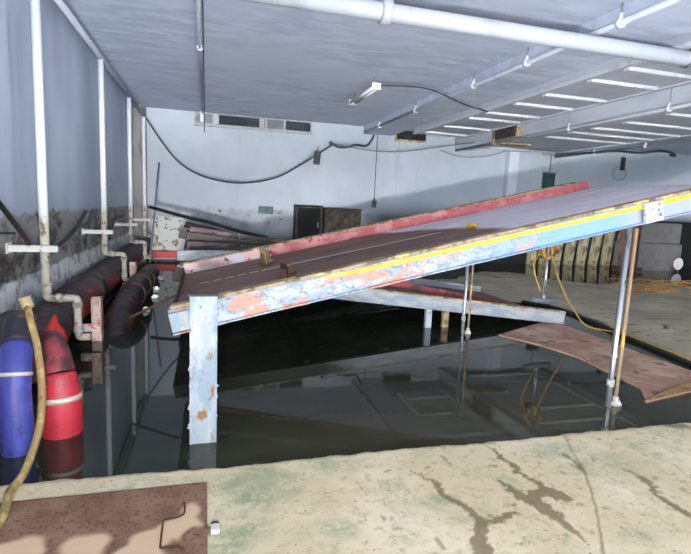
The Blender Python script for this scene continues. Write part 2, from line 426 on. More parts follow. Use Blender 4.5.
w = grid_mesh('flood_water', [-1.8+.5*i for i in range(40)]+[18.0], [2.6+.5*i for i in range(24)]+[BACK], lambda x, y: WAT, M_water)
tag(w, 'dark still flood water filling the parking pit', 'water', kind='stuff')

# window strip high on the back wall
wf = MB()
X0, X1, Z0, Z1 = -.32, 2.92, 3.50, 3.82
wf.box(X0, X1, BACK-.06, BACK-.002, Z0, Z0+.05); wf.box(X0, X1, BACK-.06, BACK-.002, Z1-.02, Z1)
for x in (X0, .16, .30, 1.42, 1.50, 1.58, 2.1, 2.86): wf.box(x, x+(.05 if x != .30 else .03), BACK-.06, BACK-.002, Z0, Z1)
win = struct('window_1', wf, M_wframe)
for a, b, m in ((-.27, .16, M_window2), (.33, 1.42, M_window), (1.55, 2.1, M_window2), (2.15, 2.86, M_window)):
    MB().box(a, b, BACK-.03, BACK-.004, Z0+.05, Z1-.02).build('window_pane', m, win)
MB().box(-.32, 2.95, BACK-.09, BACK-.002, Z0-.03, Z0).build('window_sill', M_wframe, win)
# vent openings at the far end
v = struct('window_2', MB().box(5.45, 6.45, BACK-.05, BACK-.002, 3.5, 3.56).box(5.45, 5.5, BACK-.05, BACK-.002, 3.5, 3.82), M_tan)
MB().box(5.5, 6.45, BACK-.02, BACK-.004, 3.56, 3.82).build('window_pane', M_void, v)
va = atx(495, 135, 7.43); vb = atx(520, 130, 7.43)
v = empty('vent_box', (7.44, va.y, 3.36), 'dark open vent box with a ledge on the side of the girder', 'vent')
L_ = abs(va.y-vb.y); sg = -1
b = MB(); b.box(-.10, 0, -L_, 0, 0, .03).box(-.10, 0, -.04, 0, .03, .47).box(-.10, 0, -L_, -L_+.04, .03, .47)
b.build('vent_frame', M_tan, v)
MB().box(-.08, 0, -L_+.04, -.04, .03, .47).build('vent_opening', M_cab, v)
MB().box(-.14, .9, -.3, .05, -.05, -.01).build('ledge', M_tan, v)

# ribbed ducts under the ceiling
def duct(x0, x1, y0, y1, z, ribs, label, dip=.045):
    e = empty('ceiling_duct', ((x0+x1)/2, y0, z), label, 'duct', 'ribbed ducts under the ceiling')
    w_ = (x1-x0)/2
    MB().box(-w_, w_, 0, y1-y0, 0, CEIL-z-.002).build('duct_panel', M_duct, e, bevel=.006)
    for s in (-1, 1):
        MB().box(s*w_-.04, s*w_+.04, 0, y1-y0, -.02, .04).build('edge_angle', M_rib if s < 0 else M_girder, e)
    for y in ribs:
        MB().prism([(-.045, 0), (.045, 0), (.045, -dip), (-.03, -dip)], 0, 'x', -w_+.05, w_-.12).build('rib', M_rib, e).location = (0, y-y0, 0)
    return e
r1 = [atz(px, py, 3.47).y for px, py in ((623,69),(582,80),(535,94),(505,103),(477,112),(456,117),(428,125),(410,131))]
r1 = [q for q in r1 if q < 12.8]
duct(5.36, 6.75, 1.0, 12.9, 3.5, r1, 'long flat ceiling duct with pale cross ribs beside the plain soffit')
r2 = [atz(px, py, 3.40).y for px, py in ((670,114),(634,123),(604,129),(579,133),(551,137))]
duct(7.98, 10.5, 1.0, 13.9, 3.42, r2+[13.6], 'ribbed ceiling duct beyond the girder, farther right')

# ------------------------------------------------------------- ceiling pipes
def pipe_thing(name, path, r, mat, label, cat, group=None, n=14, fittings=(), fmat=None, fname='coupling', fr=1.35):
    e = empty(name, path[0], label, cat, group); L = Vector(path[0])
    MB().tube([Vector(p)-L for p in path], r, n).build('pipe', mat, e, smooth=True)
    for a, b in fittings:
        MB().tube([Vector(a)-L, Vector(b)-L], r*fr, n).build(fname, fmat or mat, e, smooth=True)
    return e
big = pipe_thing('ceiling_pipe', [(-.6, 4.93, 3.38), (3, 4.93, 3.38), (9, 4.93, 3.38)], .085, M_pvc,
    'thick white pipe crossing the top of the view under the ceiling', 'pipe', None, 20,
    [((1.62, 4.93, 3.38), (1.72, 4.93, 3.38))])
for x in (5.42,):
    MB().tube([(x+.6-.0, 0, .09), (x+.6, 0, .50)], .012, 8).build('hanger_rod', M_steel, big, smooth=True)
    MB().tube([(x+.6+.1*math.cos(a)*0, .1*math.cos(a), .1*math.sin(a)) for a in [2*math.pi*i/20 for i in range(20)]], .012, 6, True).build('pipe_clamp', M_steel, big, smooth=True)
def long_pipe(x, z, y0, y1, r, label, hang, mat=M_pvc, top=CEIL):
    e = pipe_thing('ceiling_pipe', [(x, y0, z), (x, (y0+y1)/2, z), (x, y1, z)], r, mat, label, 'pipe')
    for y in hang:
        MB().tube([(0, y-y0, r), (0, y-y0, top-z)], .009, 8).build('hanger_rod', M_steel, e, smooth=True)
        h = MB().tube([(0, y-y0-.03, 0), (0, y-y0+.03, 0)], r*1.5, 12); h.tube([(0, y-y0, r), (0, y-y0, r+.07)], .022, 8)
        h.build('pipe_clamp', M_white, e, smooth=True)
    return e
long_pipe(4.40, 3.63, 3.0, 14.3, .035, 'white pipe running away along the left side of the plain soffit', (4.9, 6.6, 8.1, 10.6, 13.0), top=CEIL)
long_pipe(7.35, 3.32, 3.0, 14.3, .035, 'white pipe running away under the girder between both ribbed ducts', (6.9, 9.3, 12.2), top=CEIL)
long_pipe(10.9, 3.36, 5.0, 14.3, .03, 'grey pipe farthest right, below the last ceiling beam', (9.0, 10.8, 12.6), mat=M_greycable, top=3.45)
# conduit over the middle
e = empty('ceiling_conduit', (-.1, 2.5, 3.8), 'slim pale conduit running straight away along the ceiling with a dark strip as its shadow', 'conduit')
MB().tube([(0, 0, 0), (0, 12.0, 0)], .026, 10).build('conduit', M_pvc, e, smooth=True)
MB().tube([(.05, 0, -.01), (.05, 12.0, -.01), (.05, 12.02, -.5)], .012, 8).build('cable', M_cable, e, smooth=True)  # dark tube added as the conduit's shadow line, dropping at the far end
MB().tube([(0, 5.9, 0), (0, 6.0, 0)], .045, 12).build('coupling', M_white, e, smooth=True)
MB().box(-.06, .03, 11.9, 12.05, -.25, .03).build('junction_box', M_lampw, e, bevel=.01)

# fluorescent fixture
A = Vector((2.86, 10.25, 3.62)); 
e = empty('light_fixture', A, 'unlit twin tube fluorescent fixture hanging from the ceiling', 'light fixture')
e.location = (2.9, 9.6, 3.60)
MB().prism([(-.07, .03), (-.03, .07), (.03, .07), (.07, .03)], 0, 'y', -.76, .76).build('housing', M_lampw, e)
for s in (-.05, .05): MB().tube([(s, -.74, .0), (s, .74, .0)], .022, 10).build('tube', M_tube, e, smooth=True)
for s in (-.76, .76):
    MB().box(-.08, .08, s-.02, s+.02, -.03, .08).build('end_cap', M_white, e, bevel=.005)
    MB().tube([(0, s*.8, .07), (0, s*.8, CEIL-3.62)], .008, 6).build('hanger_rod', M_steel, e)
def cable(pts, r, label, cat='cable', mat=M_cable, name='cable', group=None, n=7):
    o = MB().tube([Vector(p)-Vector(pts[0]) for p in pts], r, n).build(name, mat, smooth=True); o.location = pts[0]
    return tag(o, label, cat, group)
cable(smoothpath([(2.98, 8.84, 3.64), (3.4, 8.5, 3.60), (3.9, 8.6, 3.6), (4.6, 8.8, 3.47), (5.3, 9.1, 3.44)], 6), .012, 'thin black wire running right from the fluorescent fixture')

# ------------------------------------------------------------- left wall services
def drop(i, y, top, zb, jz, label):
    e = empty('drop_pipe', (-1.5, y, zb), label, 'pipe', 'white drop pipes on the left wall')
    MB().tube([(0, 0, 0), (0, 0, (top-zb)/2), (0, 0, top-zb)], .042, 14).build('pipe', M_pipe, e, smooth=True)
    pts = rounded([(0, 0, .02), (0, 0, -.05), (.27, 0, -.05), (.27, 0, jz-zb), (.38, 0, jz-zb)], .035)
    MB().tube(pts, .036, 12).build('swan_neck', M_elbow, e, smooth=True)
    for a, b in (((0, 0, .1), (0, 0, .0)), ((.07, 0, -.05), (.13, 0, -.05)), ((.27, 0, -.14), (.27, 0, -.09)), ((.27, 0, jz-zb+.1), (.27, 0, jz-zb+.05))):
        MB().tube([a, b], .046, 12).build('coupling', M_elbow, e, smooth=True)
    return e
drop(1, 5.45, CEIL-.3, .53, .08, 'nearest white drop pipe on the left wall, its lower end elbowed')
drop(2, 8.45, 3.48, .66, .20, 'second white drop pipe along the left wall, between two others')
drop(3, 11.3, 3.48, .62, .25, 'third white drop pipe along the left wall')
drop(4, 13.8, 3.48, .58, .3, 'farthest white drop pipe, near the back left corner')
cable([(-1.5, 3.2, 3.50), (-1.5, 8, 3.50), (-1.5, 14.0, 3.50)], .04, 'white header pipe along the top of the left wall', 'pipe', M_girder, 'header_pipe', n=12)
lab = ['white steel bracket holding the nearest drop pipe', 'white steel bracket holding the second drop pipe', 'white steel bracket holding the third drop pipe', 'small steel bracket holding the farthest drop pipe']
for (y, z_), lb in zip(((5.45, .97), (8.45, .95), (11.3, .93), (13.8, .93)), lab):
    e = empty('pipe_bracket', (LEFT, y, z_), lb, 'bracket', 'pipe brackets on the left wall')
    MB().box(0, .43, -.075, -.045, -.03, .03).box(0, .43, -.075, -.05, .024, .034).box(-.0, .43, -.045, -.043, -.02, .02).build('arm', M_unistrut, e, bevel=.004)
    MB().tube([(.3+.05*math.cos(a), .05*math.sin(a), 0) for a in [2*math.pi*i/16 for i in range(16)]], .01, 6, True).build('pipe_clamp', M_unistrut, e, smooth=True)
    MB().box(-.0, .012, -.1, .04, -.05, .05).build('wall_plate', M_unistrut, e)
# black cables along the wall top
cable(smoothpath([(-1.75, 3.5, 3.80), (-1.74, 6, 3.79), (-1.76, 9, 3.80), (-1.74, 12, 3.78), (-1.7, 14.0, 3.72)], 6), .02, 'thick black cable along the joint of left wall and ceiling')
cable(smoothpath([(-1.68, 3.5, 3.80), (-1.66, 6, 3.78), (-1.69, 9, 3.80), (-1.66, 12, 3.77), (-1.62, 14.0, 3.6)], 6), .013, 'thinner dark cable beside the thick one at the ceiling joint', mat=M_greycable)
# swag across to the soffit
sw = [aty(px, py, 13.6) for px, py in ((146,118),(162,142),(180,163),(205,177),(240,183),(275,178),(300,165),(318,154),(332,145))]
cable(smoothpath(sw, 5), .022, 'dark cable hanging in a long loop in front of the back wall')
cable(smoothpath([aty(px, py, 13.6) for px, py in ((332,145),(330,142),(338,147),(348,147),(356,145),(366,146),(371,141),(374,135))], 4), .03, 'twisted dark cable knot below the far end of the soffit')
cable(smoothpath([aty(px, py, 13.4) for px, py in ((330,143),(360,149),(395,152),(440,147),(480,142),(520,140))], 5), .014, 'thin grey cable festooned to the right under the ribbed duct', mat=M_greycable)
cable(smoothpath([aty(px, py, 13.6) for px, py in ((440,150),(458,156),(480,157),(500,153),(505,150))], 5), .012, 'short thin cable drooping left of the vent box', mat=M_greycable)
cable(smoothpath([aty(px, py, 12.5) for px, py in ((505,151),(540,152),(556,152))], 4), .010, 'thin taut wire between vent box and green box', mat=M_greycable)
cable(smoothpath([aty(px, py, 12.6) for px, py in ((555,155),(590,153),(616,151),(640,153),(660,151),(672,153),(675,156),(670,155))], 5), .035, 'thick dark cable below the ceiling at the far right, with curled end')
# left wall hoses
cable(smoothpath([(-1.72, 4.0, 1.9), (-1.68, 4.8, 1.45), (-1.62, 5.3, 1.08), (-1.66, 5.6, .95), (-1.7, 6.3, .86), (-1.7, 7.0, .92), (-1.7, 7.6, 1.05), (-1.72, 8.3, 1.25)], 8), .024, 'dark drooping hose passing behind the nearest drop pipe', 'hose', M_darkrust, 'wall_hose')
cable(smoothpath([(-1.72, 3.9, 1.18), (-1.72, 4.6, 1.16), (-1.7, 5.3, 1.12)], 4), .012, 'thin dark wire above the nearest bracket on the left wall', 'cable')
cable(smoothpath([(-1.6, 8.5, 1.0), (-1.6, 9.0, .86), (-1.62, 9.6, .84), (-1.66, 10.2, 1.0), (-1.7, 11, 1.1)], 6), .02, 'short black hose looping behind the second drop pipe', 'hose', M_black, 'wall_hose')

# pendants
def pendant(p, s, z0, label, name='pendant_control', mat=M_black):
    e = empty(name, p, label, 'control box')
    MB().box(-s[0]/2, s[0]/2, -.05, .05, -s[1]/2, s[1]/2).build('casing', mat, e, bevel=.02)
    MB().tube([(0, 0, s[1]/2), (0, 0, z0-p[2])], .01, 6).build('cord', M_cable, e)
    return e
p = aty(317, 158, 13.4); e = pendant(p, (.17, .34), p.z+.3, 'black oblong box hanging from the looped cable'); e.rotation_euler = (0, .08, 0)
p = aty(374, 204, 13.6); e = pendant(p, (.13, .2), 3.5, 'small black pendant on a long cord below the soffit')
MB().tube([(0, 0, .08), (0, 0, .16)], .03, 8).build('cord_grip', M_black, e, smooth=True)
p = aty(623, 164, 13.0)
e = empty('camera_box', p, 'slim black upright box with a wire ring on the far right wall', 'control box')
MB().box(-.07, .07, -.03, .03, -.2, .2).build('casing', M_black, e, bevel=.01)
MB().tube([(.26*math.cos(a)-.1, .0, .2*math.sin(a)-.3) for a in [2*math.pi*i/24 for i in range(24)]], .012, 6, True).build('wire_ring', M_greycable, e, smooth=True)
MB().tube([(0, 0, .2), (0, 0, 3.45-p.z)], .008, 6).build('cord', M_cable, e)
p = aty(549, 181, 14.45)
e = empty('wall_box', p, 'small dark green box on the back wall right of the pilaster', 'electrical box')
MB().box(-.17, .17, -.08, .14, -.24, .24).build('casing', M_green, e, bevel=.01)
MB().box(-.2, .2, -.1, .14, .24, .27).build('lid', M_greycable, e)
MB().tube([(0, 0, .27), (0, 0, 3.84-p.z)], .012, 6).build('cord', M_cable, e)
struct('pile_shade', MB().box(8.4, 17.9, 14.30, 14.59, -1.2, 1.45), M_void)  # dark slab added to stand for the shadow low behind the piles
p = aty(266, 210, 14.5)
e = empty('wall_box', p, 'little dark box low on the back wall by the tide line', 'electrical box')
MB().box(-.2, .2, -.06, .09, -.1, .1).build('casing', M_green, e, bevel=.01)
MB().box(-.05, .05, -.08, -.06, -.04, .04).build('latch', M_cable, e)

# cabinets on the back wall
e = empty('open_cabinet', (2.45, BACK-.01, .45), 'dark open cabinet recess standing against the back wall', 'cabinet')
MB().box(0, .78, -.40, -.36, -.0, 1.02).box(0, .04, -.36, 0, 0, 1.02).box(.74, .78, -.36, 0, 0, 1.02).box(0, .78, -.40, 0, .99, 1.03).build('frame', M_cab, e)
MB().box(.05, .7, -.42, -.40, .04, .96).build('door', M_void, e, bevel=.005)
MB().box(.62, .66, -.45, -.42, .4, .56).build('handle', M_greycable, e)
MB().box(0, .78, -.36, 0, -.6, 0).build('plinth', M_cab, e)
e = empty('rusty_cabinet', (3.28, BACK-.01, .45), 'low brown grimy cabinet right of the dark open one', 'cabinet')
MB().box(0, 1.1, -.4, 0, -.6, .95).build('body', M_cab, e, bevel=.01)
for i in range(2): MB().box(.04+i*.53, .5+i*.53, -.42, -.4, .05, .9).build('door', simple('rusty_door', (84, 70, 58), [((50, 42, 38), 5, .4, .6), ((132, 100, 74), 9, .6, .7)], .7), e, bevel=.005)
MB().box(-.02, 1.12, -.43, 0, .95, .98).build('top', M_brown, e)

# pile and concrete ribs at the far right
for i in range(9):
    x = 10.0 + i*.6
    px = 540+i*13
    o = MB().prism([(-.15, -1.0), (.02, -1.0), (.12, 1.35), (-.08, 1.35)], 0, 'y', -.14, .14).build('concrete_pile', M_conc, bevel=.03)
    x = aty(532+i*12.4, 255, 14.1).x
    o.location = (x, 14.1, 0); o.rotation_euler = (0, .06+.02*math.sin(i*3), .04*math.cos(i*2))
    tag(o, 'pale stained concrete pile in the slanting row at the waterline, far right', 'pile', 'concrete piles standing along the back wall')
e = empty('rusty_column', (12.6, 12.6, -1.2), 'rust brown column with a base plate standing in water, far right', 'column')
MB().box(-.3, .0, -.12, .12, 0, 2.6).build('shaft', M_rustcol, e, bevel=.02)
MB().box(.0, .2, -.16, -.1, .6, 2.6).build('flange', M_brown, e)
MB().box(-.35, .32, -.25, .25, 1.12, 1.22).build('base_plate', M_brown, e, bevel=.01)
e = empty('concrete_block', (13.7, 13.2, -1.2), 'big grey concrete block beside the rusty column', 'block')
MB().box(-.75, 1.2, -.4, .4, 0, 1.95).build('lower_block', M_greyblock, e, bevel=.04)
MB().box(-.5, 1.2, -.3, .4, 1.95, 2.6).build('upper_block', M_greyblock, e, bevel=.04)
p = aty(679, 264, 12.5)
e = empty('work_lamp', p, 'round white lamp just above the water beside the grey block', 'lamp')
seg_ = MB().tube([(0, y_, 0) for y_ in (0, .02, .08, .14)], [.17, .19, .15, .08], 20); seg_.build('shade', M_white, e, smooth=True)
MB().tube([(0, -.012, 0), (0, .0, 0)], .13, 20).build('lens', M_tube, e, smooth=True)
MB().box(-.03, .03, .04, .1, -.45, -.1).build('bracket', M_brown, e)

# ------------------------------------------------------------- tilted parking platform
SL = .229; ANG = math.atan(SL)
M_dimpink = simple('dim_pink_steel', (112, 90, 90), [((46, 38, 38), (3, 7, 7), .46, .58), ((178, 150, 150), (8, 8, 8), .62, .7)], .6)
def platform(x0, y0, z0, L, W_, ang, label, wetf, mats, stripe=True, cross=6, curb_split=.95, full=True):
    e = empty('parking_platform', (x0, y0, z0), label, 'platform', rot=(0, -ang, 0))
    bh = .165
    # near channel beam: web, top and bottom flanges
    MB().box(0, L, 0, .012, -bh, 0).box(0, L, -.012, .075, -.008, .0).box(0, L, -.03, .075, -bh-.006, -bh+.006).build('side_beam', mats['beam'], e, bevel=.003)
    MB().box(0, L, W_-.012, W_, -bh, 0).box(0, L, W_-.075, W_+.012, -.008, 0).box(0, L, W_-.075, W_+.012, -bh-.006, -bh+.006).build('side_beam', mats['far'], e, bevel=.003)
    MB().box(0.02, L, -.004, .085, 0, .02).build('edge_strip', M_tan, e)
    if stripe:
        b = MB(); xx = .62
        b.prism([(0, -.022), (.3, -.040), (L-1.05, -.050), (L-1.05, -.010), (.9, -.010), (.5, -.012), (0, -.010)], 0, 'y', -.014, -.010)
        b.build('yellow_stripe', M_yellow, e).location = (1.05, 0, 0)
    n = 60
    d = grid_mesh('deck_sheet', [L*i/120 for i in range(121)], [.08+(W_-.16)*i/n for i in range(n+1)],
                  lambda x, y: -.105+.003*math.sin(y*60), mats['deck'], {'wet': wetf}, e)
    MB().box(0, L, .08, W_-.08, -.13, -.112).build('deck_plate', mats.get('plate', M_brown), e)
    for yy in (.65, 1.25, 1.85): MB().box(0.05, L-.05, yy-.03, yy+.03, -.17, -.13).build('stringer', mats['under'], e)
    # curb on the far side, faces the camera
    s = L*curb_split
    MB().box(0, .98, W_-.09, W_-.076, -.11, .015).build('curb', mats.get('low', M_pink), e)
    MB().box(.98, s, W_-.09, W_-.076, -.11, .015).build('curb', mats.get('curb', M_red), e)
    MB().box(0, s, W_-.092, W_+.01, .002, .02).build('edge_strip', mats.get('curb', M_tan), e)
    MB().box(-.012, .0, .0, W_, -bh, -.06).build('end_plate', M_brown, e)
    for i in range(cross):
        x = L*(i+.5)/cross
        MB().box(x-.04, x+.04, .08, W_-.08, -.2, -.13).build('cross_member', mats['under'], e)
    return e
def wet1(x, y):
    # wet, dirty lower part; dry grey toward the top
    b = 3.25 - .55*(y/2.5) + .12*N(x, y, 2)
    if y > 1.5: b -= .5*clamp((y-1.5))
    return clamp((b-x)/.12+.5)
M_under = simple('greenish_stringer', (128, 138, 132), [((84, 92, 84), (3, 3, 3), .45, .65)], .6)
M_underplate = simple('greenish_underside', (52, 62, 54), [((36, 42, 38), 2, .4, .65)], .7)
plat = platform(-.24, 3.42, .775, 5.45, 2.5, ANG, 'long tilted parking platform with yellow edged blue beam, rising to the right', wet1,
                dict(beam=M_beam, far=M_red, deck=M_deck, under=M_under, plate=M_underplate), cross=9)
def onplat(px, py, dz=-.105):
    # point on the sheet in platform space
    d = wdir(px, py); Mi = Matrix.Rotation(ANG, 4, 'Y')
    o_ = Mi @ (CAM - Vector((-.24, 3.42, .775))); dd = Mi @ d
    return o_ + dd*((dz-o_.z)/dd.z)
# seam of pale rivets
a = onplat(196, 285); b = onplat(440, 233)
sm = MB(); k = 64
for i in range(k):
    if i < k*.25 and i % 3 == 0: continue
    q = a.lerp(b, i/k); sm.box(q.x, q.x+.045, q.y-.008, q.y+.008, -.102, -.096)
sm.build('rivet_seam', M_rivet, plat)
# bolts, end mark
MB().box(.0, .16, -.045, -.012, -.15, -.02).build('end_lug', M_post, plat, bevel=.006)
# scale marks on the web near the post
for (px, py) in ((267, 264), (288, 276)):
    q = onplat(px, py)
    m_ = MB().prism([(-.12, 0), (.12, 0), (.02, .12), (-.04, .13)], 0, 'y', -.05, .05)
    e = empty('wheel_stop', (0, 0, 0), 'rusty wedge wheel stop against the pink curb of the tilted platform' if px < 280 else 'small tan wedge wheel stop in the middle of the wet deck', 'wheel stop', 'wheel stops on the tilted platform')
    w_ = plat.matrix_basis.copy() if False else None
    R = Matrix.Rotation(-ANG, 4, 'Y'); pos = Vector((-.24, 3.42, .775)) + R @ q
    e.location = pos; e.rotation_euler = (0, -ANG, .5)
    m_.build('wedge', M_leftover, e, bevel=.01)
    e.scale = (.6, .8, 1.3) if px < 280 else (.62, .7, .8)
    MB().box(-.06, -.035, -.055, .055, .0, .15).box(.0, .1, -.052, .052, .02, .035).build('brace', M_tan if px < 280 else M_brown, e)
q = onplat(472, 228); R = Matrix.Rotation(-ANG, 4, 'Y')
bm_ = bmesh.new(); bmesh.ops.create_icosphere(bm_, subdivisions=3, radius=.06)
for v in bm_.verts:
    v.co.x *= 1.1; v.co.z *= .45; v.co += v.co.normalized()*.014*noise.noise(v.co*30)
me = bpy.data.meshes.new('sponge'); bm_.to_mesh(me); bm_.free(); me.materials.append(M_sponge)
o = bpy.data.objects.new('yellow_sponge', me); C.objects.link(o); o.location = Vector((-.24, 3.42, .775)) + R @ (q+Vector((0, 0, .024))); o.rotation_euler = (0, -ANG, .3)
tag(o, 'small yellow lump of foam lying on the tilted deck', 'sponge')
# mount box on the near beam at the right pole
lx = 3.83
e = plat
MB().box(lx-.02, lx+.16, -.05, -.012, -.17, .0).build('mount_plate', simple('mount_paint', (198, 200, 206), [((150, 150, 156), 16, .55, .6), ((110, 110, 116), 26, .62, .66)], .5), plat, bevel=.006)
for q in ((lx+.12, -.03), (lx+.13, -.12), (lx+.11, -.075)):
    MB().tube([(q[0], -.05, q[1]), (q[0], -.066, q[1])], .013, 6).build('bolt', M_steel, plat)

# near support post
e = empty('support_post', (-.012, 3.36, -1.2), 'thick pale blue steel post carrying the low end of the platform', 'post')
MB().box(-.087, .087, -.045, -.03, 0, 2.085).box(-.087, .087, .03, .045, 0, 1.9).box(-.012, .012, -.03, .03, 0, 1.9).box(-.087, -.075, -.05, -.045, 0, 2.03).box(.075, .087, -.05, -.045, 0, 2.03).build('column', M_post, e, bevel=.003)
MB().box(-.095, .095, -.055, .0, 2.085, 2.10).build('cap', M_darkrust, e)
MB().tube([(0, -.045, 1.93), (0, -.062, 1.93)], .035, 6).build('bolt', M_post, e)
MB().tube([(0, -.045, 1.93), (0, -.05, 1.93)], .05, 16).build('washer', M_steel, e)
for i in range(9):
    z_ = 1.15+.75*random.random(); k_ = -1 if i % 4 else 1
    MB().prism([(k_*.085, z_), (k_*(.085+.006+.014*random.random()), z_+.012), (k_*.086, z_+.02+.03*random.random())], 0, 'y', -.05, -.044).build('paint_flake', M_post, e)
e = empty('support_post', (-.0, 5.88, -1.2), 'pale post at the far low corner of the platform', 'post')
MB().box(-.08, .08, -.04, .04, 0, 1.83).build('column', M_post, e, bevel=.004)
MB().box(-.1, .1, -.06, .06, 1.83, 1.845).build('cap', M_darkrust, e)

# paired poles
def polepair(x, y, top, lab1, lab2, s=1.0):
    e = empty('support_pole', (x, y, -1.2), lab1, 'pole', 'steel poles under the platform')
    MB().tube([(0, 0, 0), (0, 0, 1.3), (0, 0, top+1.2)], .025*s, 12).build('pole', M_steel, e, smooth=True)
    MB().tube([(0, 0, 1.26), (0, 0, 1.32)], .032*s, 12).build('collar', M_unistrut, e, smooth=True)
    MB().tube([(0, 0, 1.52), (0, 0, 1.54)], .029*s, 12).build('collar', M_unistrut, e, smooth=True)
    e = empty('threaded_rod', (x+.085, y+.01, -1.2), lab2, 'rod', 'yellow rods beside the poles')
    MB().tube([(0, 0, 0), (0, 0, 1.4), (0, 0, top+1.2)], .016*s, 10).build('rod', M_rod, e, smooth=True)
    MB().tube([(0, 0, 1.075), (0, 0, 1.1), (0, 0, 1.12), (0, 0, 1.16)], [.05*s, .055*s, .04*s, .022*s], 6).build('nut', M_unistrut, e, smooth=False)
polepair(3.37, 3.40, 1.42, 'shiny silver pole under the grey mount plate, nearest on the right', 'rusty yellow rod beside the nearest silver pole')
polepair(3.30, 5.87, 1.42, 'dull silver pole farther back under the platform middle', 'slim yellow rod beside the farther silver pole', .85)

# second platform, sunk, falls to the right
A2 = -math.atan(.116)
t = NT('half_dark_beam')
ox = t.t.nodes.new('ShaderNodeSeparateXYZ'); t.link(t.tc.outputs['Object'], ox.inputs[0])
g = t.mix(t.ramp(t.noise((3, 9, 9), 6), .45, .56), (140, 152, 166), (166, 172, 176))
g = t.mix(t.ramp(t.noise((2.6, 7, 7), 5, .6, .4, off=5), .64, .66), g, (196, 120, 104))
g = t.mix(t.ramp(t.math('ADD', ox.outputs['X'], t.noise((2, 9, 9))), 2.3, 3.0, True), g, (40, 44, 42))  # beam colour goes dark over its left half
M_halfdarkbeam = t.done(g, .55)
p2 = platform(-.35, 6.25, .70, 5.6, 2.45, A2, 'half sunken pale blue platform behind the first, falling to the right', lambda x, y: 1.0,
              dict(beam=M_halfdarkbeam, far=M_halfdarkbeam, deck=M_deck, under=M_darkrust, low=M_dimpink, curb=M_darkrust), stripe=False, cross=5, curb_split=.6)
o = MB().prism([(0, .0), (2.75, -.60), (2.75, -.44), (0, .1)], 0, 'y', 0, .03).build('fallen_curb', M_hosered_dirty); o.location = (2.6, 6.95, .37)
tag(o, 'dull red curb strip lying aslant on the sunken platform', 'curb')
for x, lb in ((2.98, 'short white post under the sunken platform beam, left of the poles'), (3.24, 'short rusty post under the sunken platform beam, among the poles')):
    o = MB().box(-.045, .045, -.03, .03, 0, .70+1.2-.116*(x+.35)-.17).build('support_post', M_post if x < 3 else M_tan, bevel=.004); o.location = (x, 6.28, -1.2)
    tag(o, lb, 'post')
# third platform heap at the far left
A3 = -math.atan(.21)
p3 = platform(-.42, 9.2, 1.0, 5.4, 2.4, A3, 'collapsed dark platform farthest back, left of the cabinets', lambda x, y: 1.0,
              dict(beam=M_darkrust, far=M_darkrust, deck=M_deck, under=M_darkrust, low=M_dimpink, curb=M_darkrust), stripe=False, cross=4, curb_split=.8)
def plank(p, L, w_, h, rz, ry, mat, label):
    o = MB().box(0, L, -w_/2, w_/2, -h/2, h/2).build('steel_beam', mat, bevel=.006); o.location = p; o.rotation_euler = (0, ry, rz)
    return tag(o, label, 'beam', 'loose beams heaped behind the platforms')
plank(aty(186, 236, 8.8), 2.2, .12, .16, .1, .12, M_darkrust, 'dark wet beam on the heap behind the low end')
plank(aty(190, 229, 9.0), 1.9, .08, .10, .05, .13, M_dimpink, 'faded dull pink beam at the top of the heap')
plank(aty(187, 245, 8.4), 1.5, .1, .14, -.06, .05, M_dimpink, 'peeling pink beam low in the heap')
plank(aty(190, 252, 8.0), 1.8, .14, .12, .15, -.02, M_darkrust, 'black beam lying lowest in the heap')
plank(aty(178, 255, 7.2), 1.2, .12, .14, -.1, -.01, M_blue, 'pale blue beam end just behind the pink curb')
cable(smoothpath([aty(150, 207, 11.5), aty(168, 212, 11), aty(190, 218, 10.6), aty(208, 222, 10.4), aty(235, 230, 10.2), aty(268, 238, 10)], 6), .035, 'thick black cable sagging from the corner over the heap', mat=M_black)

# left back corner: mouldy panel, red beam, leaning pole
o = MB().prism([(-1.42, -.12), (-.62, -.12), (-.44, .98), (-1.38, 1.04)], 0, 'y', -.04, .04).build('wall_panel', M_panel, bevel=.01); o.location = (0, 14.4, 0)
tag(o, 'pale mouldy panel leaning in the back left corner', 'panel')
o = MB().box(-1.5, -.6, -.15, .0, -.02, .12).box(-1.5, -.6, -.16, .01, .1, .14).box(-1.5, -.6, -.16, .01, -.04, 0).build('red_beam', M_redpaint, bevel=.004); o.location = (0, 13.9, 0)
tag(o, 'bright red steel beam just above the water by the mouldy panel', 'beam')
a = aty(159, 163, 12.5); b = aty(149, 272, 11.2)
cable([a, a.lerp(b, .35), a.lerp(b, .37), b], [.02, .02, .035, .035] if False else .022, 'thin dark pole leaning in the back left corner', 'pole', M_greycable, 'leaning_pole')
a = atz(158, 325, WAT-.02); 
cable([aty(155, 314, 4.9)-Vector((.22, 0, .03)), Vector((-.25, 4.95, .6))], .012, 'short twig sticking out beside the low end of the platform', 'stick', M_brown, 'wooden_stick')

# ------------------------------------------------------------- hoses at the left
def ribbed(path, r0, amp, pitch):
    out = []; s = 0; prev = None
    for p in path:
        p = Vector(p)
        if prev is not None: s += (p-prev).length
        prev = p; out.append(r0+amp*abs(math.sin(math.pi*s/pitch)))
    return out
def dense(path, step):
    path = [Vector(p) for p in path]; out = [path[0]]
    for a, b in zip(path[:-1], path[1:]):
        k = max(1, int((b-a).length/step))
        for i in range(1, k+1): out.append(a.lerp(b, i/k))
    return out
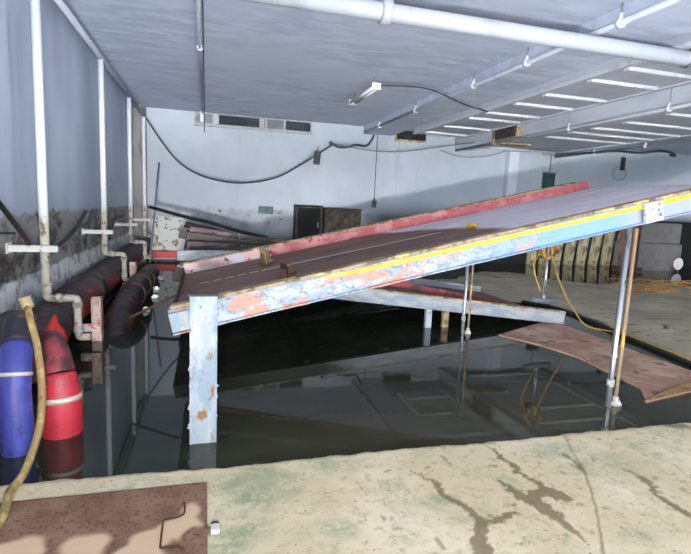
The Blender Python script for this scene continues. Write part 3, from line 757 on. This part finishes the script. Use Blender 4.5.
# long ribbed duct along the wall
pth = dense(smoothpath([(-1.38, 4.4, .16), (-1.47, 5.0, .21), (-1.51, 6.5, .24), (-1.51, 8.5, .26), (-1.51, 10.5, .28), (-1.52, 12.2, .28), (-1.54, 13.6, .26)], 8), .016)
e = empty('ribbed_duct', pth[0], 'long dark red ribbed duct lying along the foot of the left wall', 'duct hose')
MB().tube([p-pth[0] for p in pth], ribbed(pth, .185, .035, .125), 28).build('duct_body', M_ribduct, e, smooth=True)
for y in (7.1,): MB().tube([(-.13, y-4.4-.0, .085), (-.13, y-4.4+.3, .085)], .232, 28).build('duct_joint', M_black, e, smooth=True)
# black ribbed hose lying in front of it
pth = dense(smoothpath([(-1.05, 6.2, -.35), (-1.04, 6.7, -.02), (-1.0, 7.3, .12), (-1.0, 8.2, .14), (-1.03, 9.0, .05), (-1.06, 9.8, .05), (-1.08, 10.8, .0)], 8), .02)
e = empty('ribbed_hose', pth[0], 'black ribbed hose humping out of the water beside the red duct', 'duct hose')
rr = ribbed(pth, .155, .02, .16)
MB().tube([p-pth[0] for p in pth], rr, 24).build('hose_body', M_blackduct, e, smooth=True)
for k in (60, 96, 140): 
    if k+2 < len(pth): MB().tube([pth[k]-pth[0], pth[k+2]-pth[0]], .185, 24).build('hoop', M_brown, e, smooth=True)
# stub posts between
for (x, y, zt, lb) in ((-1.17, 6.05, .38, 'pinkish steel stub post between duct and water, nearest'), (-1.17, 9.0, .42, 'pinkish steel stub post farther along the ribbed duct')):
    e = empty('stub_post', (x, y, -1.2), lb, 'post', 'stub posts along the duct')
    MB().box(-.05, .05, -.03, .03, 0, zt+1.2).box(-.05, -.035, -.06, .06, 0, zt+1.2).box(.035, .05, -.06, .06, 0, zt+1.2).build('column', simple('pink_stub', (200, 178, 168), [((170, 130, 116), 9, .5, .62)], .6), e, bevel=.003)
    MB().box(-.16, .04, -.09, -.06, 1.2, 1.29).build('foot_plate', M_pink, e, bevel=.004)
# debris lumps by the water line, floats
spots = [(-.82, 7.6, .03), (-.85, 9.4, .06), (-.86, 10.6, .1), (-.8, 8.6, .02)]
for i, (x, y, z_) in enumerate(spots):
    bm_ = bmesh.new(); bmesh.ops.create_icosphere(bm_, subdivisions=3, radius=.05)
    for v in bm_.verts: v.co += v.co.normalized()*.03*noise.noise(v.co*22+Vector((i*3, 0, 0))); v.co.z *= .7
    me = bpy.data.meshes.new('rag'); bm_.to_mesh(me); bm_.free(); me.materials.append(M_white if i % 2 else M_unistrut)
    o = bpy.data.objects.new('wet_rag', me); C.objects.link(o); o.location = (x, y, WAT+.03)
    tag(o, 'small pale wet scrap floating beside the black ribbed hose', 'scrap', 'pale scraps floating by the hose')

def hose(name, pts, r, mats, clamps, label, topm):
    path = dense(smoothpath(pts, 8), .02)
    e = empty(name, path[0], label, 'hose'); L = Vector(path[0])
    k = int(len(path)*mats[2])
    rj = [rr_ + .0035*noise.noise(p*9) for p, rr_ in zip(path, [r(i/len(path)) for i in range(len(path))])]
    MB().tube([p-L for p in path[:k+1]], rj[:k+1], 28).build('hose_body', mats[0], e, smooth=True)
    MB().tube([p-L for p in path[k:]], rj[k:], 28).build('hose_bend', mats[1], e, smooth=True)
    for z_ in clamps:
        q = min(path[:int(len(path)*.7)], key=lambda p: abs(p.z-z_)); i = path.index(q)
        rc = rj[i]
        MB().tube([path[i-1]-L+(path[i]-path[i-1])*.2, path[i]-L+(path[i+1]-path[i])*.45], rc+.005, 28).build('band_clamp', M_clamp, e, smooth=True)
    return e
hose('flood_hose', [(-.945, 3.66, -.9), (-.945, 3.66, -.2), (-.95, 3.67, .10), (-.97, 3.71, .30), (-1.02, 3.84, .43), (-1.13, 4.1, .42), (-1.26, 4.34, .28)],
     lambda u: .129 if u < .56 else .129-.05*min(1, (u-.56)/.22), (M_hosered, M_hosered_dirty, .66), (.125,), 'thick bright red hose rising from the water, with metal band clamp', None)
hose('flood_hose', [(-1.135, 3.40, -.9), (-1.135, 3.42, -.1), (-1.15, 3.45, .25), (-1.155, 3.50, .42), (-1.19, 3.66, .54), (-1.28, 3.95, .58), (-1.44, 4.2, .50), (-1.5, 4.36, .34)],
     lambda u: .093, (M_hoseblue, M_hosedark, .655), (.36,), 'thick blue hose at the left edge, rising from the water with clamp', None)
# peaked red cloth cone behind the red hose
o = MB().tube([(-1.06, 4.0, .42), (-1.075, 4.05, .48), (-1.09, 4.1, .54), (-1.085, 4.12, .60)], [.09, .075, .035, .012], 9).build('hose_collar', M_redpaint, smooth=True)
tag(o, 'crumpled red peak of cloth tied behind the red hose', 'cloth')
# khaki hose
kp = [aty(26, 300, 3.42), aty(30, 318, 3.38), aty(37, 345, 3.32), aty(41, 375, 3.22), aty(42, 400, 3.14), aty(40, 425, 3.05), aty(33, 450, 2.95)]
kp += [Vector((-.915, 2.80, .04)), atz(10, 492, .022), atz(3, 515, .022), atz(-12, 540, .022)]
path = smoothpath(kp, 6); L = Vector(path[0])
e = empty('garden_hose', path[0], 'khaki hose hooked up over the thick hoses and trailing onto the floor', 'hose')
MB().tube([p-L for p in path], .021, 12).build('hose_body', M_khaki, e, smooth=True)
MB().tube([Vector((-.01, 0, .02)), Vector((.01, 0, -.05))], .034, 12).build('hose_end', M_tan, e, smooth=True)
MB().tube([Vector((-.05, .0, -.10)), Vector((-.03, -.03, -.09)), Vector((.03, -.03, -.1)), Vector((.05, 0, -.115))], .008, 6).build('tie_wire', M_brown, e)

# ------------------------------------------------------------- foreground plate, hook, lock
c0 = atz(206, 484, 0); c1 = atz(212, 554, 0)
YP = c0.y; XP = .012
def f_sand(x, y):
    m = 0.
    for px, py, rx in ((150,545,.10),(175,530,.09),(190,512,.045),(20,552,.09),(85,550,.10),(140,560,.12),(195,530,.03)):
        c = P0(px, py); d = math.hypot(x-c[0], (y-c[1])*1.0)+.05*N(x, y, 9)
        m = max(m, clamp((rx-d)/.03+.5))
    c = P0(195, 538); d = math.hypot(x-c[0], y-c[1])+.03*N(x, y, 9)
    if d < .07: m *= clamp((d-.05)/.02)
    return m
o = grid_mesh('steel_plate', [-2.0+2.012*i/160 for i in range(161)], [1.2+(YP-1.2)*i/120 for i in range(121)], lambda x, y: .012, M_rplate, {'sand': f_sand})
md = o.modifiers.new('thick', 'SOLIDIFY'); md.thickness = .01; md.offset = -1
tag(o, 'flat rusty steel cover plate with pale sand patches on the foreground floor', 'plate')
hk = [atz(px, py, .02) for px, py in ((184,502),(185,508),(184,514),(178,517),(163,520),(162,530),(160,548),(170,546),(178,546),(184,549))]
cable(rounded(hk, .006, 2), .0045, 'bent rusty wire lying on the steel plate', 'wire', M_brown, 'bent_wire')
p = atz(215, 532, .0)
e = empty('padlock', p, 'small pale rusty padlock at the right edge of the steel plate', 'padlock')
MB().box(-.02, .022, -.025, .025, 0, .028).build('body', M_unistrut, e, bevel=.005)
MB().tube(rounded([(-.015, .02, .014), (-.015, .05, .018), (.015, .05, .018), (.015, .02, .014)], .012), .0045, 8).build('shackle', M_brown, e, smooth=True)
MB().box(-.055, -.018, -.006, .018, .008, .016).build('hasp', M_leftover, e)

# ------------------------------------------------------------- right side: silt, ramp plate, ropes
def poly_mesh(name, pts, mat, z0=WAT-.06, z1=WAT+.02, rough=.0):
    return MB().prism(pts, 0, 'z', z0, z1).build(name, mat)
def W2(px, py, z=WAT): p = atz(px, py, z); return (p.x, p.y)
edgepx = [(425,291),(440,281),(470,273),(500,272),(530,275),(556,280),(600,285),(640,284),(691,288),(740,296),(760,375),(691,364),(655,346),(620,331),(590,318),(565,308),(545,304),(520,303),(490,300),(455,297)]
poly = [W2(*q) for q in edgepx]
# subdivided outline with noise, domed a little
def inside(x, y, pl):
    r_ = False; j = len(pl)-1
    for i in range(len(pl)):
        if (pl[i][1] > y) != (pl[j][1] > y) and x < (pl[j][0]-pl[i][0])*(y-pl[i][1])/(pl[j][1]-pl[i][1])+pl[i][0]: r_ = not r_
        j = i
    return r_
def pdist(x, y, pl):
    return min(seg(x, y, pl[i-1], pl[i])[0] for i in range(len(pl)))
bxs = [4.0+.1*i for i in range(110)]; bys = [3.9+.1*i for i in range(85)]
def siltz(x, y):
    xx = x+.35*N(x, y, 1.3, 3); yy = y+.35*N(x, y, 1.3, 8)
    d = pdist(xx, yy, poly) * (1 if inside(xx, yy, poly) else -1)
    return WAT + clamp(d*.12, -.08, .03) + .012*N(x, y, 2)
o = grid_mesh('silt_bank', bxs, bys, siltz, M_silt)
tag(o, 'olive brown silt and scum surfacing on the water at right', 'silt', kind='stuff')
# straw
b = MB()
for i in range(80):
    q = atz(random.gauss(655, 20), random.gauss(287, 3.5), WAT+.03); a = random.gauss(.15, .5); L = .3+.5*random.random()
    d = Vector((math.cos(a), math.sin(a), 0))*L/2
    b.tube([q-d, q+Vector((0, 0, .02)), q+d], .011, 4)
o = b.build('straw', M_straw); tag(o, 'scattered orange straw drifting on the silt', 'straw', kind='stuff')
# rusted ramp plate just above water
pts = [W2(*q, WAT+.01) for q in ((498,335),(540,345),(577,357),(612,374),(640,388),(646,402),(691,391),(752,374),(691,371),(640,353),(600,338),(570,327),(546,321))]
e = empty('ramp_plate', (3.62, 3.45, WAT), 'rusted pinkish ramp plate lying at the water surface behind the silver pole', 'plate')
MB().prism([(a-3.62, b-3.45) for a, b in pts], 0, 'z', -.03, .015).build('plate', M_rampplate, e, bevel=.004)
la = W2(645, 402); lb = W2(700, 388)
MB().tube([(la[0]-3.62, la[1]-3.45, .0), ((la[0]+lb[0])/2-3.62, (la[1]+lb[1])/2-3.43, .03), (lb[0]-3.62, lb[1]-3.45, .04)], [.02, .04, .05], 6).build('front_lip', M_leftover, e)
# black kerb hose between silt and plate
cable(smoothpath([atz(px, py, WAT+.02) for px, py in ((522,302),(545,306),(565,311),(590,321),(620,334),(655,349),(700,368))], 6), .035, 'black rubber pipe curving between silt and rusted plate', 'pipe', M_black, 'rubber_pipe')
# hoist hook hanging
xh, yh = 4.5, 5.8
p = aty(543, 300, yh)
e = empty('hanging_bar', p, 'grey steel bar hanging under the platform on a thin rod', 'bar')
MB().tube([(-.2, 0, .03), (-.1, 0, .0), (.2, 0, -.01)], .04, 12).build('bar', M_greycable, e, smooth=True)
MB().tube([(-.02, 0, .02), (0, 0, .3), (.02, 0, 1.30)], .011, 8).build('rod', M_steel, e, smooth=True)
MB().tube([(.03, 0, .02), (.02, .0, .3), (-.0, 0, 1.28)], .008, 8).build('rod', M_steel, e, smooth=True)
MB().tube([(0, 0, -.01), (0, 0, .09)], .03, 8).build('hub', M_steel, e, smooth=True)
top = p+Vector((0, -.02, .52))
cable(smoothpath([aty(545, 246, yh), aty(538, 256, yh), aty(534, 265, yh), aty(536, 278, yh), aty(541, 292, yh)], 6), .010, 'yellow rope loop hanging beside the steel bar', 'rope', M_rope, 'rope')
q0 = aty(551, 248, yh); q1 = aty(556, 268, yh); 
cable(smoothpath([aty(550, 236, yh), aty(554, 262, yh), aty(562, 288, yh), aty(573, 308, yh+.2), atz(587, 326, WAT+.04), atz(620, 333, WAT+.05), atz(655, 346, WAT+.05), atz(700, 361, WAT+.05)], 8), .011, 'long yellow rope falling to the silt and trailing right', 'rope', M_rope, 'rope')
o = MB()
kn = aty(548, 249, yh)
for i in range(7):
    a = i*.9
    o.tube([Vector((.09*math.cos(a+t_), .05*math.sin(2*t_+i), .07*math.sin(a+t_))) for t_ in [x*.5 for x in range(8)]], .014, 6)
o = o.build('rope_knot', M_ropedark, smooth=True); o.location = kn; o.scale = (1.5, 1.5, 1.7)
tag(o, 'frayed brown rope knot just under the blue beam', 'rope')

# ------------------------------------------------------------- lights
def light(name, kind, loc, energy, color=(1, 1, 1), size=.1, rot=None, falloff=None, shape=None):
    d = bpy.data.lights.new(name, kind); d.energy = energy; d.color = color
    if kind == 'AREA': d.size = size
    else: d.shadow_soft_size = size
    if falloff:
        d.use_nodes = True; nt = d.node_tree; em = nt.nodes['Emission']
        lf = nt.nodes.new('ShaderNodeLightFalloff'); lf.inputs['Strength'].default_value = 1.0; lf.inputs['Smooth'].default_value = 0
        nt.links.new(lf.outputs[falloff], em.inputs['Strength'])
    o = bpy.data.objects.new(name, d); C.objects.link(o); o.location = loc
    if rot: o.rotation_euler = rot
    return o
light('hand_torch', 'POINT', (-.12, .12, .98), 25.5, (1, .985, .97), .06, falloff='Constant')
light('floor_fill', 'POINT', (.6, -.3, 2.1), 70, (1, .95, .86), .3, falloff='Quadratic')  # added warm lamp, brightens the foreground floor
light('low_fill', 'POINT', (6.0, -1.2, .5), 7, (.92, .96, 1), 1.0, falloff='Constant').data.specular_factor = 0
light('low_fill', 'POINT', (-.8, -2.0, .3), 11, (.92, .96, 1), .8, falloff='Constant').data.specular_factor = 0
sp = light('ceiling_fill', 'SPOT', (2.5, -1.6, .5), 20, (.9, .95, 1), .5, rot=(math.radians(128), 0, 0), falloff='Constant')  # added spot without a real source, lifts the ceiling
sp.data.spot_size = math.radians(110); sp.data.spot_blend = 1.0; sp.data.specular_factor = 0
light('room_fill', 'AREA', (7, -2.2, 1.2), 430, (.9, .95, 1), 6, rot=(math.radians(110), 0, 0))
w = bpy.data.worlds.new('world'); bpy.context.scene.world = w; w.use_nodes = True
w.node_tree.nodes['Background'].inputs[0].default_value = (.75, .82, 1, 1); w.node_tree.nodes['Background'].inputs[1].default_value = .35

# ------------------------------------------------------------- camera
cd = bpy.data.cameras.new('camera'); cd.sensor_width = 36; cd.lens = F*36/691; cd.clip_start = .05
co = bpy.data.objects.new('camera', cd); C.objects.link(co)
# rows of this matrix are the world axes seen from the camera
R = Matrix(((_X.x, _X.y, _X.z), (_Y.x, _Y.y, _Y.z), (_Z.x, _Z.y, _Z.z)))
co.matrix_world = Matrix.Translation(CAM) @ R.to_4x4()
bpy.context.scene.camera = co
sc = bpy.context.scene
sc.view_settings.view_transform = 'Standard'; sc.view_settings.look = 'None'; sc.view_settings.exposure = 0; sc.view_settings.gamma = 1
